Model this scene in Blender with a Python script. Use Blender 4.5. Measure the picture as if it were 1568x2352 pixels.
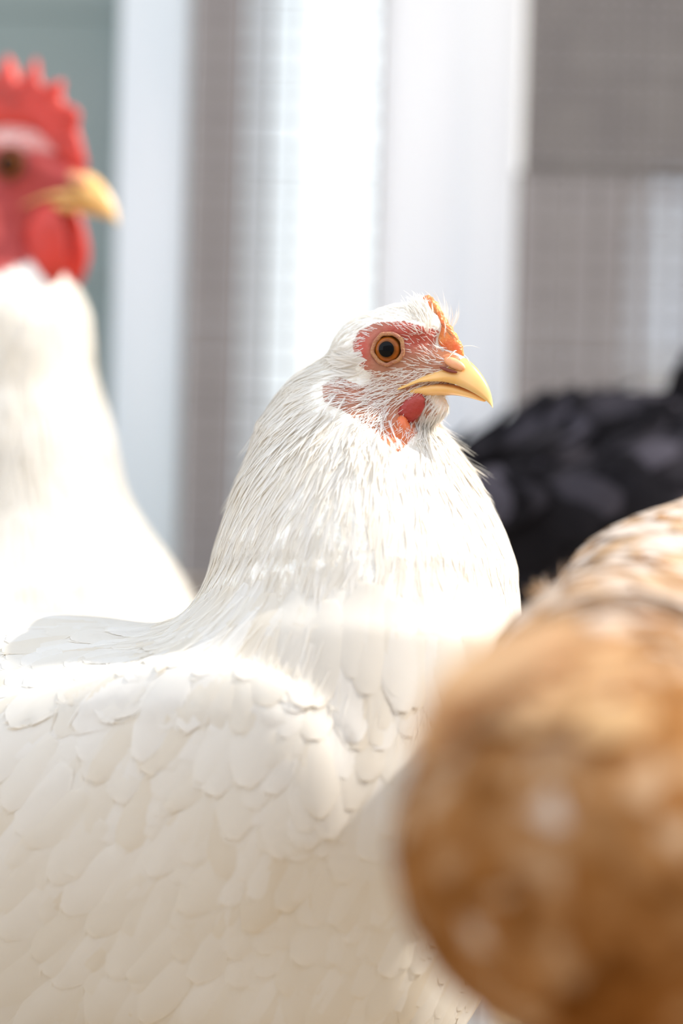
import bpy, math, random
import numpy as np
from mathutils import Vector, Matrix
random.seed(7)
rng = np.random.default_rng(11)
scene = bpy.context.scene
for _o in list(bpy.data.objects):
    bpy.data.objects.remove(_o)

# ------------------------------------------------------------------ camera
UNIT = 6000.0                      # design units per metre at the focused hen
DIST = 1.20                        # camera to focused hen
PITCH, ROLL = math.radians(-3.0), math.radians(1.6)
FW = Vector((0, math.cos(PITCH), math.sin(PITCH)))
R0 = Vector((1, 0, 0)); U0 = R0.cross(FW)
RT = (R0*math.cos(ROLL) + U0*math.sin(ROLL)).normalized()
UP = RT.cross(FW).normalized()
C0 = Vector((0, 0, 0.325))
cam_data = bpy.data.cameras.new('camera'); cam = bpy.data.objects.new('camera', cam_data)
scene.collection.objects.link(cam); scene.camera = cam
cam.matrix_world = Matrix.Translation(C0 - FW*DIST) @ Matrix((RT, UP, -FW)).transposed().to_4x4()
cam_data.sensor_fit = 'HORIZONTAL'; cam_data.sensor_width = 24.0
cam_data.lens = 24.0*DIST/(1568/UNIT)
cam_data.clip_start = 0.02
cam_data.dof.use_dof = True; cam_data.dof.focus_distance = DIST - 0.021
cam_data.dof.aperture_fstop = cam_data.lens/36.0

# ------------------------------------------------------------------ light
world = bpy.data.worlds.new('sky'); scene.world = world; world.use_nodes = True
bg = world.node_tree.nodes['Background']
bg.inputs['Color'].default_value = (0.83, 0.905, 1.0, 1); bg.inputs['Strength'].default_value = 1.2
sd = bpy.data.lights.new('sun', 'SUN'); sd.energy = 3.8; sd.angle = math.radians(0.8); sd.color = (1.0, 0.95, 0.86)
sun = bpy.data.objects.new('sun', sd); scene.collection.objects.link(sun)
SUNV = Vector((0.70, 0.10, 0.70)).normalized()
sun.rotation_euler = SUNV.to_track_quat('Z', 'Y').to_euler(); sun.location = SUNV*4
scene.view_settings.view_transform = 'Standard'; scene.view_settings.look = 'None'
scene.view_settings.gamma = 1.0; scene.view_settings.use_curve_mapping = False
scene.view_settings.exposure = 0.82

# ------------------------------------------------------------------ materials
def new_mat(name):
    m = bpy.data.materials.new(name); m.use_nodes = True
    nt = m.node_tree; nt.nodes.clear()
    out = nt.nodes.new('ShaderNodeOutputMaterial')
    return m, nt, out
def N(nt, t, **kw):
    n = nt.nodes.new(t)
    for k, v in kw.items():
        if k.startswith('i_'): n.inputs[k[2:].replace('_', ' ')].default_value = v
        else: setattr(n, k, v)
    return n
def ramp(nt, stops):
    r = nt.nodes.new('ShaderNodeValToRGB'); e = r.color_ramp.elements
    while len(e) < len(stops): e.new(0.5)
    for i, (p, c) in enumerate(stops): e[i].position = p; e[i].color = (*c, 1)
    return r
def feather_mat(name, stops, transl=0.3, tcol=None, noise=60, gloss=0.04):
    m, nt, out = new_mat(name); L = nt.links.new
    at = N(nt, 'ShaderNodeAttribute', attribute_name='tint')
    tc = N(nt, 'ShaderNodeTexCoord'); nz = N(nt, 'ShaderNodeTexNoise'); nz.inputs['Scale'].default_value = noise
    L(tc.outputs['Object'], nz.inputs['Vector'])
    ma = N(nt, 'ShaderNodeMath', operation='MULTIPLY_ADD'); ma.inputs[1].default_value = 0.35;
    sb = N(nt, 'ShaderNodeMath', operation='SUBTRACT'); sb.inputs[1].default_value = 0.5
    L(nz.outputs['Fac'], sb.inputs[0]); L(sb.outputs[0], ma.inputs[0]); L(at.outputs['Fac'], ma.inputs[2])
    rp = ramp(nt, stops); L(ma.outputs[0], rp.inputs[0])
    d = N(nt, 'ShaderNodeBsdfDiffuse'); t = N(nt, 'ShaderNodeBsdfTranslucent'); g = N(nt, 'ShaderNodeBsdfGlossy')
    g.inputs['Roughness'].default_value = 0.5
    L(rp.outputs[0], d.inputs[0]); L(rp.outputs[0], g.inputs[0])
    if tcol:
        mx = N(nt, 'ShaderNodeMix', data_type='RGBA', blend_type='MULTIPLY'); mx.inputs[0].default_value = 1
        L(rp.outputs[0], mx.inputs[6]); mx.inputs[7].default_value = (*tcol, 1); L(mx.outputs[2], t.inputs[0])
    else: L(rp.outputs[0], t.inputs[0])
    m1 = N(nt, 'ShaderNodeMixShader'); m1.inputs[0].default_value = transl
    m2 = N(nt, 'ShaderNodeMixShader'); m2.inputs[0].default_value = gloss
    L(d.outputs[0], m1.inputs[1]); L(t.outputs[0], m1.inputs[2]); L(m1.outputs[0], m2.inputs[1]); L(g.outputs[0], m2.inputs[2])
    L(m2.outputs[0], out.inputs[0])
    return m
def flesh_mat(name, col=None, attr=None, rough=0.45, sss=0.25, bump=0.3, bscale=900, var=0.25, coat=0.0, srad=(1, .35, .2), col2=None):
    m, nt, out = new_mat(name); L = nt.links.new
    p = N(nt, 'ShaderNodeBsdfPrincipled')
    tc = N(nt, 'ShaderNodeTexCoord'); nz = N(nt, 'ShaderNodeTexNoise'); nz.inputs['Scale'].default_value = bscale; nz.inputs['Detail'].default_value = 3
    L(tc.outputs['Object'], nz.inputs['Vector'])
    n2 = N(nt, 'ShaderNodeTexNoise'); n2.inputs['Scale'].default_value = bscale*0.22; L(tc.outputs['Object'], n2.inputs['Vector'])
    mx = N(nt, 'ShaderNodeMix', data_type='RGBA', blend_type='MIX')
    if attr:
        a = N(nt, 'ShaderNodeAttribute', attribute_name=attr); src = a.outputs['Color']
        hs = N(nt, 'ShaderNodeHueSaturation'); hs.inputs['Value'].default_value = 0.72; hs.inputs['Saturation'].default_value = 1.12
        L(src, hs.inputs['Color']); L(src, mx.inputs[6]); L(hs.outputs[0], mx.inputs[7])
    else:
        mx.inputs[6].default_value = (*col, 1)
        mx.inputs[7].default_value = (*(col2 or tuple(c*0.6 for c in col)), 1)
    mr = N(nt, 'ShaderNodeMapRange'); mr.inputs[1].default_value = 0.4; mr.inputs[2].default_value = 0.7; mr.inputs[4].default_value = var*3
    L(n2.outputs['Fac'], mr.inputs[0]); L(mr.outputs[0], mx.inputs[0]); L(mx.outputs[2], p.inputs['Base Color'])
    p.inputs['Roughness'].default_value = rough; p.inputs['Subsurface Weight'].default_value = sss
    p.inputs['Subsurface Radius'].default_value = srad; p.inputs['Subsurface Scale'].default_value = 0.004
    p.inputs['Coat Weight'].default_value = coat; p.inputs['Coat Roughness'].default_value = 0.15
    if bump:
        b = N(nt, 'ShaderNodeBump'); b.inputs['Strength'].default_value = bump; b.inputs['Distance'].default_value = 0.0008
        L(nz.outputs['Fac'], b.inputs['Height']); L(b.outputs[0], p.inputs['Normal'])
    L(p.outputs[0], out.inputs[0])
    return m
def paint_mat(name, c1, c2, scale=6, rough=0.6, bump=0.15, stretch=(1, 1, 1), metal=0.0):
    m, nt, out = new_mat(name); L = nt.links.new
    p = N(nt, 'ShaderNodeBsdfPrincipled'); tc = N(nt, 'ShaderNodeTexCoord'); mp = N(nt, 'ShaderNodeMapping')
    mp.inputs['Scale'].default_value = stretch; L(tc.outputs['Object'], mp.inputs[0])
    nz = N(nt, 'ShaderNodeTexNoise'); nz.inputs['Scale'].default_value = scale; nz.inputs['Detail'].default_value = 5
    L(mp.outputs[0], nz.inputs['Vector']); rp = ramp(nt, [(0.35, c1), (0.68, c2)]); L(nz.outputs['Fac'], rp.inputs[0])
    L(rp.outputs[0], p.inputs['Base Color']); p.inputs['Roughness'].default_value = rough; p.inputs['Metallic'].default_value = metal
    b = N(nt, 'ShaderNodeBump'); b.inputs['Strength'].default_value = bump; b.inputs['Distance'].default_value = 0.002
    L(nz.outputs['Fac'], b.inputs['Height']); L(b.outputs[0], p.inputs['Normal']); L(p.outputs[0], out.inputs[0])
    return m
M = {}
M['white_feather'] = feather_mat('white_feather', [(0.0, (0.83, 0.76, 0.65)), (0.35, (0.88, 0.85, 0.80)), (1.0, (0.92, 0.91, 0.90))], 0.45, (1.0, 0.95, 0.86))
M['white_skin'] = flesh_mat('white_skin', attr='col', rough=0.6, sss=0.15, bump=0.5, bscale=700, var=0.22)
M['brown_feather'] = feather_mat('brown_feather', [(0.0, (0.15, 0.052, 0.010)), (0.3, (0.29, 0.118, 0.032)), (0.6, (0.39, 0.195, 0.078)), (0.85, (0.60, 0.42, 0.27)), (1.0, (0.70, 0.60, 0.52))], 0.28, (1, .8, .5), 40)
M['black_feather'] = feather_mat('black_feather', [(0.0, (0.010, 0.009, 0.010)), (0.6, (0.022, 0.020, 0.023)), (1.0, (0.065, 0.058, 0.07))], 0.05, None, 40, 0.06)
M['lit_tan_feather'] = feather_mat('lit_tan_feather', [(0.0, (0.62, 0.40, 0.20)), (1.0, (0.78, 0.56, 0.34))], 0.5, (1, .85, .6), 40)  # tail lighter than the brown plumage: sunlight put into its colour
M['red_skin'] = flesh_mat('red_skin', (0.60, 0.035, 0.02), rough=0.42, sss=0.3, bump=0.5, bscale=420, var=0.2)
M['wattle'] = flesh_mat('wattle', (0.33, 0.016, 0.010), rough=0.45, sss=0.2, bump=0.5, bscale=500, var=0.25, coat=0.05, col2=(0.38, 0.05, 0.03))
M['wattle_orange'] = flesh_mat('wattle_orange', (0.66, 0.13, 0.04), rough=0.4, sss=0.4, bump=0.5, bscale=500, var=0.2, col2=(0.76, 0.24, 0.08))
M['comb_orange'] = flesh_mat('comb_orange', (0.74, 0.17, 0.05), rough=0.45, sss=0.45, bump=0.9, bscale=650, var=0.3, col2=(0.86, 0.36, 0.10))
M['beak'] = flesh_mat('beak', (0.80, 0.45, 0.14), rough=0.33, sss=0.3, bump=0.08, bscale=200, var=0.3, coat=0.2, srad=(1, .6, .25), col2=(0.87, 0.62, 0.34))
M['cere'] = flesh_mat('cere', (0.72, 0.33, 0.16), rough=0.4, sss=0.35, bump=0.2, bscale=600, var=0.2, coat=0.2, col2=(0.86, 0.52, 0.28))
M['eyelid'] = flesh_mat('eyelid', (0.46, 0.235, 0.095), rough=0.5, sss=0.25, bump=0.8, bscale=1300, var=0.35, col2=(0.34, 0.12, 0.07))
M['nostril'] = flesh_mat('nostril', (0.22, 0.04, 0.02), rough=0.6, sss=0.1, bump=0)
M['eye'] = flesh_mat('eye', attr='col', rough=0.12, sss=0.0, bump=0.0, bscale=2600, var=0.25)
M['eye'].node_tree.nodes['Principled BSDF'].inputs['Specular IOR Level'].default_value = 0.2
M['pupil'] = flesh_mat('pupil', (0.002, 0.002, 0.003), rough=0.05, sss=0, bump=0, var=0)
M['pupil'].node_tree.nodes['Principled BSDF'].inputs['Specular IOR Level'].default_value = 0.12
M['leg'] = flesh_mat('leg', (0.75, 0.50, 0.16), rough=0.5, sss=0.1, bump=0.6, bscale=500, var=0.3)
M['dark_leg'] = flesh_mat('dark_leg', (0.10, 0.095, 0.09), rough=0.5, sss=0.0, bump=0.6, bscale=500, var=0.3)
M['white_paint'] = paint_mat('white_paint', (0.86, 0.87, 0.90), (0.92, 0.93, 0.95), 5, 0.55, 0.1, (6, 6, 1))
M['dimmed_white'] = paint_mat('dimmed_white', (0.66, 0.74, 0.80), (0.74, 0.80, 0.85), 5, 0.55, 0.1, (6, 6, 1))  # white cooled and darkened: the left post's shade put into its colour
M['sage_paint'] = paint_mat('sage_paint', (0.21, 0.27, 0.265), (0.25, 0.30, 0.30), 3, 0.7, 0.1, (1, 1, 3))
M['taupe_wall'] = paint_mat('taupe_wall', (0.265, 0.232, 0.226), (0.31, 0.278, 0.272), 1.2, 0.8, 0.2)
M['barrel'] = paint_mat('barrel', (0.42, 0.42, 0.44), (0.50, 0.50, 0.53), 5, 0.5, 0.1)
M['pale_blocker'] = paint_mat('pale_blocker', (0.42, 0.41, 0.40), (0.50, 0.49, 0.48), 1.2, 0.8, 0.2)
M['wire'] = paint_mat('wire', (0.10, 0.085, 0.075), (0.17, 0.15, 0.13), 40, 0.5, 0.1, metal=0.2)
M['ground'] = paint_mat('ground', (0.24, 0.175, 0.105), (0.36, 0.28, 0.185), 9, 0.9, 0.8)
M['straw'] = paint_mat('straw', (0.62, 0.48, 0.22), (0.75, 0.62, 0.36), 30, 0.7, 0.1)

# ------------------------------------------------------------------ object helpers
COL = scene.collection
def mesh_np(name, v, faces_flat, loop_tot):
    """mesh from numpy: v (n,3), flat loop indices, faces sizes"""
    me = bpy.data.meshes.new(name)
    me.vertices.add(len(v)); me.vertices.foreach_set('co', np.ascontiguousarray(v, dtype=np.float32).ravel())
    nl = len(faces_flat); me.loops.add(nl); me.loops.foreach_set('vertex_index', np.asarray(faces_flat, dtype=np.int32))
    lt = np.asarray(loop_tot, dtype=np.int32); ls = np.concatenate(([0], np.cumsum(lt)[:-1])).astype(np.int32)
    me.polygons.add(len(lt)); me.polygons.foreach_set('loop_start', ls)
    me.polygons.foreach_set('use_smooth', np.ones(len(lt), dtype=bool))
    me.update(calc_edges=True); me.validate()
    return me
def link(name, me, mat, parent=None):
    o = bpy.data.objects.new(name, me); COL.objects.link(o)
    if mat is not None and me is not None:
        me.materials.clear(); me.materials.append(mat)
    if parent is not None: o.parent = parent
    return o
def pyobj(name, v, f, mat, parent=None, smooth=True):
    me = bpy.data.meshes.new(name); me.from_pydata([tuple(p) for p in v], [], f); me.update()
    if smooth: me.polygons.foreach_set('use_smooth', [True]*len(me.polygons))
    return link(name, me, mat, parent)
def tag(o, label=None, cat=None, group=None, kind=None):
    if label: o['label'] = label
    if cat: o['category'] = cat
    if group: o['group'] = group
    if kind: o['kind'] = kind
    return o
def set_attr(me, name, arr):
    if arr.ndim == 1:
        a = me.attributes.new(name, 'FLOAT', 'POINT'); a.data.foreach_set('value', arr.astype(np.float32))
    else:
        a = me.attributes.new(name, 'FLOAT_COLOR', 'POINT')
        c = np.ones((len(arr), 4), np.float32); c[:, :3] = arr; a.data.foreach_set('color', c.ravel())
def box(bmv, bmf, c, s, rot=None):
    i = len(bmv)
    for sx in (-1, 1):
        for sy in (-1, 1):
            for sz in (-1, 1):
                p = Vector((sx*s[0]/2, sy*s[1]/2, sz*s[2]/2))
                if rot is not None: p = rot @ p
                bmv.append(Vector(c) + p)
    for q in ((0, 1, 3, 2), (4, 6, 7, 5), (0, 4, 5, 1), (2, 3, 7, 6), (0, 2, 6, 4), (1, 5, 7, 3)):
        bmf.append(tuple(i + k for k in q))
def bevel(o, w, seg=2):
    b = o.modifiers.new('bevel', 'BEVEL'); b.width = w; b.segments = seg; b.limit_method = 'ANGLE'

# ------------------------------------------------------------------ bird space
nRT, nUP, nFW, nC0 = (np.array(x) for x in (RT, UP, FW, C0))
class Space:
    """local modelling space of one bird: (right, down, away) units around a base depth"""
    def __init__(s, c0):
        s.c0 = c0; s.k = 1 + c0/(UNIT*DIST)
    def w(s, p):
        p = np.asarray(p, float); k = s.k/UNIT
        return nC0 + np.outer((p[..., 0].ravel() - 784)*k, nRT) - np.outer((p[..., 1].ravel() - 1176)*k, nUP) + np.outer(s.c0/UNIT + p[..., 2].ravel()*k, nFW)
    def inv(s, w):
        d = np.asarray(w) - nC0; k = s.k/UNIT
        return np.stack([d @ nRT/k + 784, -(d @ nUP)/k + 1176, (d @ nFW - s.c0/UNIT)/k], -1)
def unit(v): v = np.asarray(v, float); return v/np.linalg.norm(v)
def smin(a, b, k):
    h = np.clip(0.5 + 0.5*(b - a)/k, 0, 1); return b + (a - b)*h - k*h*(1 - h)
def smax(a, b, k): return -smin(-a, -b, k)
def ell(c, r, ax=None):
    c = np.array(c, float); r = np.array(r, float)
    A = np.eye(3) if ax is None else np.array(ax, float)     # rows = axes
    def f(p):
        q = (p - c) @ A.T
        k0 = np.linalg.norm(q/r, axis=-1); k1 = np.linalg.norm(q/(r*r), axis=-1) + 1e-9
        return k0*(k0 - 1)/k1
    return f
def cone(a, b, ra, rb):
    a = np.array(a, float); b = np.array(b, float); ba = b - a; bb = ba @ ba
    def f(p):
        h = np.clip((p - a) @ ba/bb, 0, 1)
        return np.linalg.norm(p - a - h[..., None]*ba, axis=-1) - (ra + (rb - ra)*h)
    return f
def union(prims):
    def f(p):
        d = None
        for g, k in prims:
            e = g(p); d = e if d is None else smin(d, e, k)
        return d
    return f
def surf_nets(f, lo, hi, h):
    lo = np.array(lo, float); n = np.ceil((np.array(hi) - lo)/h).astype(int) + 1
    xs = [lo[i] + h*np.arange(n[i]) for i in range(3)]
    vals = np.empty(n, np.float32)
    for i in range(n[0]):
        Y, Z = np.meshgrid(xs[1], xs[2], indexing='ij')
        vals[i] = f(np.stack([np.full_like(Y, xs[0][i]), Y, Z], -1).reshape(-1, 3)).reshape(n[1], n[2])
    ins = vals < 0
    corners = [(i, j, k) for i in (0, 1) for j in (0, 1) for k in (0, 1)]
    m = n - 1
    cnt = sum(ins[i:i+m[0], j:j+m[1], k:k+m[2]].astype(np.int8) for i, j, k in corners)
    act = (cnt > 0) & (cnt < 8)
    ids = -np.ones(m, np.int64); idx = np.argwhere(act); ids[act] = np.arange(len(idx))
    P = np.zeros((len(idx), 3)); W = np.zeros(len(idx))
    cv = {c: vals[idx[:, 0]+c[0], idx[:, 1]+c[1], idx[:, 2]+c[2]] for c in corners}
    for a in corners:
        for ax in range(3):
            if a[ax] == 0:
                b = list(a); b[ax] = 1; b = tuple(b)
                va, vb = cv[a], cv[b]; s = (va < 0) != (vb < 0)
                t = np.where(s, va/np.where(s, va - vb, 1), 0)
                e = np.array(a, float)[None, :].repeat(len(idx), 0); e[:, ax] = t
                P[s] += e[s]; W[s] += 1
    P = lo + h*(idx + P/W[:, None])
    quads = []
    for ax in range(3):
        b, c = (ax + 1) % 3, (ax + 2) % 3
        sl0 = [slice(None)]*3; sl1 = [slice(None)]*3
        sl0[ax] = slice(0, -1); sl1[ax] = slice(1, None)
        A = ins[tuple(sl0)]; B = ins[tuple(sl1)]
        e = np.argwhere(A != B); e = e[(e[:, b] > 0) & (e[:, c] > 0) & (e[:, b] < m[b]) & (e[:, c] < m[c])]
        sg = A[e[:, 0], e[:, 1], e[:, 2]]
        def g(db, dc):
            q = e.copy(); q[:, b] += db; q[:, c] += dc; return ids[q[:, 0], q[:, 1], q[:, 2]]
        q = np.stack([g(-1, -1), g(0, -1), g(0, 0), g(-1, 0)], -1)
        q[~sg] = q[~sg][:, ::-1]; quads.append(q)
    return P, np.concatenate(quads)
def grad(f, p, e=2.0):
    g = np.stack([f(p + e*np.eye(3)[i]) - f(p - e*np.eye(3)[i]) for i in range(3)], -1)
    return g/(np.linalg.norm(g, axis=-1, keepdims=True) + 1e-9)
def project(f, p, it=3):
    for _ in range(it): p = p - f(p)[:, None]*grad(f, p)
    return p
def subdivide(P, Q, sel):
    """split the selected quads in four; border quads get the mid points as extra corners"""
    faces = []; mid = {}; P = [tuple(p) for p in P]; es = set()
    def mk(a, b):
        k = (a, b) if a < b else (b, a)
        if k not in mid:
            mid[k] = len(P); P.append(tuple((np.array(P[a]) + np.array(P[b]))/2))
        return mid[k]
    for q in Q[sel]:
        q = [int(x) for x in q]; ms = [mk(q[i], q[(i+1) % 4]) for i in range(4)]
        c = len(P); P.append(tuple(np.mean([P[i] for i in q], axis=0)))
        for i in range(4): faces.append((q[i], ms[i], c, ms[i-1]))
    rest = []
    for q in Q[~sel]:
        q = [int(x) for x in q]; out = []
        for i in range(4):
            out.append(q[i]); k = tuple(sorted((q[i], q[(i+1) % 4])))
            if k in mid: out.append(mid[k])
        (faces if len(out) == 4 else rest).append(tuple(out))
    return np.array(P), np.array(faces), rest
def in_poly(x, y, poly):
    r = np.zeros(len(x), bool); n = len(poly)
    for i in range(n):
        x1, y1 = poly[i]; x2, y2 = poly[(i+1) % n]
        c = ((y1 > y) != (y2 > y)) & (x < (x2 - x1)*(y - y1)/((y2 - y1) or 1e-9) + x1); r ^= c
    return r

# ------------------------------------------------------------------ feathers
def tpl_hackle(nb=15):
    V, F = [], []
    prof = lambda t: (0.55 + 0.45*math.sin(min(1, t*1.6)*math.pi/2))*(1 - max(0, (t-0.45)/0.55)**1.6)
    ns = 5
    for i in range(ns + 1):
        t = 0.97*i/ns; w = 0.34*prof(t)
        V += [(t, -w, 0), (t, w, 0)]
    for i in range(ns): F.append((2*i, 2*i+1, 2*i+3, 2*i+2))
    r = random.Random(3)
    for s in (-1, 1):
        for i in range(nb):
            t = 0.04 + 0.72*i/nb; t2 = min(1.0, t + 0.24 + 0.08*r.random()); w2 = max(.03, prof(t2*0.97))*(0.85 + 0.3*r.random())
            b = len(V); V += [(t, 0.1*s, 0.02), (t + 0.05, 0.12*s, 0.02), (t2, s*w2, 0.0)]; F.append((b, b+1, b+2))
    return np.array(V, float), F
def tpl_contour(nb=18):
    V, F = [], []
    prof = lambda t: (0.30 + 0.70*math.sin(math.pi/2*min(1, t/0.5)))*max(0, 1 - max(0, (t-.45)/.55)**2.1)**0.62
    nt, ns = 12, 4
    for i in range(nt + 1):
        t = (i/nt)**0.85*0.985; w = max(.02, 0.90*prof(t))
        for j in range(ns + 1):
            s = -1 + 2*j/ns; V.append((t, s*w, -0.05*s*s*w))
    for i in range(nt):
        for j in range(ns):
            a = i*(ns+1) + j; F.append((a, a+1, a+ns+2, a+ns+1))
    r = random.Random(5)
    for s in (-1, 1):
        for i in range(nb):
            t = 0.02 + 0.92*i/nb; t2 = min(1.05, t + 0.13 + 0.05*r.random()); w2 = max(.0, prof(min(.995, t2)))*(0.98 + 0.14*r.random())
            w1 = 0.74*prof(t)
            b = len(V); V += [(t, s*w1, -.03), (t + 0.055, s*w1, -.03), (t2, s*w2, -0.05*w2)]; F.append((b, b+1, b+2))
    b = len(V)                                                     # raised shaft
    V += [(0, -.02, .008), (0, .02, .008), (.93, .0, .008)]; F.append((b, b+1, b+2))
    return np.array(V, float), F
def tpl_bristle():
    return np.array([(0, -1, 0), (0, 1, 0), (.5, -.7, 0), (.5, .7, 0), (1, 0, 0)], float), [(0, 1, 3, 2), (2, 3, 4)]
TPL = {'hackle': tpl_hackle(), 'contour': tpl_contour(), 'bristle': tpl_bristle(), 'hackle_lo': tpl_hackle(7), 'contour_lo': tpl_contour(6)}
def build_feathers(tpl, f, P, Nn, D, L, W, base, lift, sway=0.08):
    """place template feathers at P along D on the implicit surface f -> verts, tri/quad lists, per-vertex index"""
    T, F = TPL[tpl]; n = len(P)
    S = np.cross(Nn, D); S /= np.linalg.norm(S, axis=1, keepdims=True) + 1e-9
    t = T[:, 0][None, :, None]; s = T[:, 1][None, :, None]; z = T[:, 2][None, :, None]
    Lc = L[:, None, None]; Wc = W[:, None, None]
    bend = (rng.normal(0, sway, n))[:, None, None]
    V = P[:, None, :] + D[:, None, :]*t*Lc + S[:, None, :]*(s*Wc + bend*t*t*Lc)
    hd = base[:, None] + lift[:, None]*T[:, 0][None, :]*L[:, None] + (T[:, 2][None, :])*W[:, None]
    flat = V.reshape(-1, 3); nrm = np.repeat(Nn, len(T), 0)
    for _ in range(2):
        d = np.concatenate([f(c) for c in np.array_split(flat, max(1, len(flat)//200000))])
        flat = flat + nrm*np.clip(hd.ravel() - d, -60, 60)[:, None]
    d = np.concatenate([f(c) for c in np.array_split(flat, max(1, len(flat)//200000))]); bad = np.abs(d - hd.ravel()) > 5
    if bad.any():
        for _ in range(3): b_ = flat[bad]; flat[bad] = b_ + grad(f, b_)*np.clip(hd.ravel()[bad] - f(b_), -40, 40)[:, None]
    off = (np.arange(n)*len(T))
    fl, lt = [], []
    for q in (3, 4):
        qs = [x for x in F if len(x) == q]
        if qs:
            a = np.array(qs)[None] + off[:, None, None]; fl.append(a.ravel()); lt.append(np.full(n*len(qs), q))
    return flat, np.concatenate(fl), np.concatenate(lt), np.repeat(np.arange(n), len(T))
def scatter(P, Q, f, cell, n_try, keep=None):
    """roughly even random points on the quad mesh"""
    a, b, c, d = (P[Q[:, i]] for i in range(4))
    area = 0.5*np.linalg.norm(np.cross(c - a, d - b), axis=1)
    if keep is not None: area = area*keep(0.25*(a+b+c+d))
    i = rng.choice(len(Q), n_try, p=area/area.sum()); u, v = rng.random((2, n_try, 1))
    p = a[i]*(1-u)*(1-v) + b[i]*u*(1-v) + c[i]*u*v + d[i]*(1-u)*v
    cs = cell(p) if callable(cell) else np.full(n_try, cell)
    lev = np.round(np.log(cs)/math.log(1.25)); cs2 = 1.25**lev
    key = np.concatenate([np.floor(p/cs2[:, None]), lev[:, None]], 1).astype(np.int64)
    _, first = np.unique(key, axis=0, return_index=True)
    return p[np.sort(first)]
def flow(nodes, p):
    c = np.array([n[0] for n in nodes], float); d = np.array([unit(n[1]) for n in nodes])
    r = np.linalg.norm(p[:, None] - c[None], axis=2) + 20; w = 1/r**3.5
    v = (w[..., None]*d[None]).sum(1); return v/(np.linalg.norm(v, axis=1, keepdims=True) + 1e-12)
def tangent(d, n):
    d = d - (d*n).sum(1, keepdims=True)*n
    return d/(np.linalg.norm(d, axis=1, keepdims=True) + 1e-9)
def feather_coat(name, root, sp, f, pts, nodes, size, mat, tpl, tint, jitter=0.14, base0=-2.0, label=None):
    Nn = grad(f, pts); D = tangent(flow(nodes, pts) + rng.normal(0, jitter, pts.shape), Nn)
    L, W, lift = size(pts)
    base = base0 + rng.normal(0, 0.7, len(pts))
    V, fl, lt, vi = build_feathers(tpl, f, pts, Nn, D, L, W, base, lift)
    me = mesh_np(name, sp.w(V) - np.array(root.location), fl, lt)
    tv = tint(pts) if callable(tint) else rng.random(len(pts))*tint[1] + tint[0]
    set_attr(me, 'tint', tv[vi][:len(me.vertices)])
    o = link(name, me, mat, root); o['kind'] = 'stuff'
    return o

# ------------------------------------------------------------------ head parts
class Head:
    def __init__(s, O, sc=1.0, F=(0.906, 0, -0.423), U=(0, -1, 0)):
        s.O = np.array(O, float); s.sc = sc; s.F = unit(F); U = np.array(U, float); U = U - (U @ s.F)*s.F; s.U = unit(U)
        L = np.cross(s.F, s.U); s.L = L if L[2] < 0 else -L
    def p(s, q): q = np.asarray(q, float); return s.O + s.sc*(q[..., 0:1]*s.F + q[..., 1:2]*s.U + q[..., 2:3]*s.L)
    def d(s, f, u, l): return f*s.F + u*s.U + l*s.L
    def q(s, p): d = (p - s.O)/s.sc; return np.stack([d @ s.F, d @ s.U, d @ s.L], -1)
    def wrap(s, g): return lambda p: g(s.q(p))*s.sc
def grid_obj(name, rows, mat, parent, sp, close=True, cap=True):
    """rows: list of rings (n,3) in bird space"""
    n = len(rows[0]); V = np.concatenate(rows); F = []
    for i in range(len(rows)-1):
        for j in range(n if close else n-1):
            a = i*n + j; b = i*n + (j+1) % n; F.append((a, b, b+n, a+n))
    if cap: F.append(tuple(range(n))[::-1]); F.append(tuple(range((len(rows)-1)*n, len(rows)*n)))
    root = parent
    while root.parent: root = root.parent
    return pyobj(name, sp.w(V) - np.array(root.location), F, mat, parent)
def lerp_rows(st, m):
    """catmull-rom resample of station tuples"""
    st = np.array(st, float); out = []
    for i in range(len(st)-1):
        p0, p1, p2, p3 = st[max(0, i-1)], st[i], st[i+1], st[min(len(st)-1, i+2)]
        for j in range(m):
            t = j/m; out.append(0.5*(2*p1 + (p2-p0)*t + (2*p0-5*p1+4*p2-p3)*t*t + (3*p1-p0-3*p2+p3)*t**3))
    out.append(st[-1]); return np.array(out)
UPPER = [(36, -80, -92, 66), (52, -72, -88, 66), (70, -64, -81, 62), (91, -54, -75, 56), (134, -34, -74, 44), (160, -20, -79, 39), (174, -20, -84, 36), (197, -37, -95, 28), (219, -64, -109, 18), (234, -92, -121, 10), (241, -117, -131, 4.0), (241, -128, -134, 1.2)]
LOWER = [(62, -84, -108, 54), (90, -78, -109, 49), (120, -76, -104, 42), (150, -80, -104, 33), (175, -88, -108, 26), (200, -98, -114, 18), (218, -108, -119, 9), (224, -113, -119, 3)]
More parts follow.
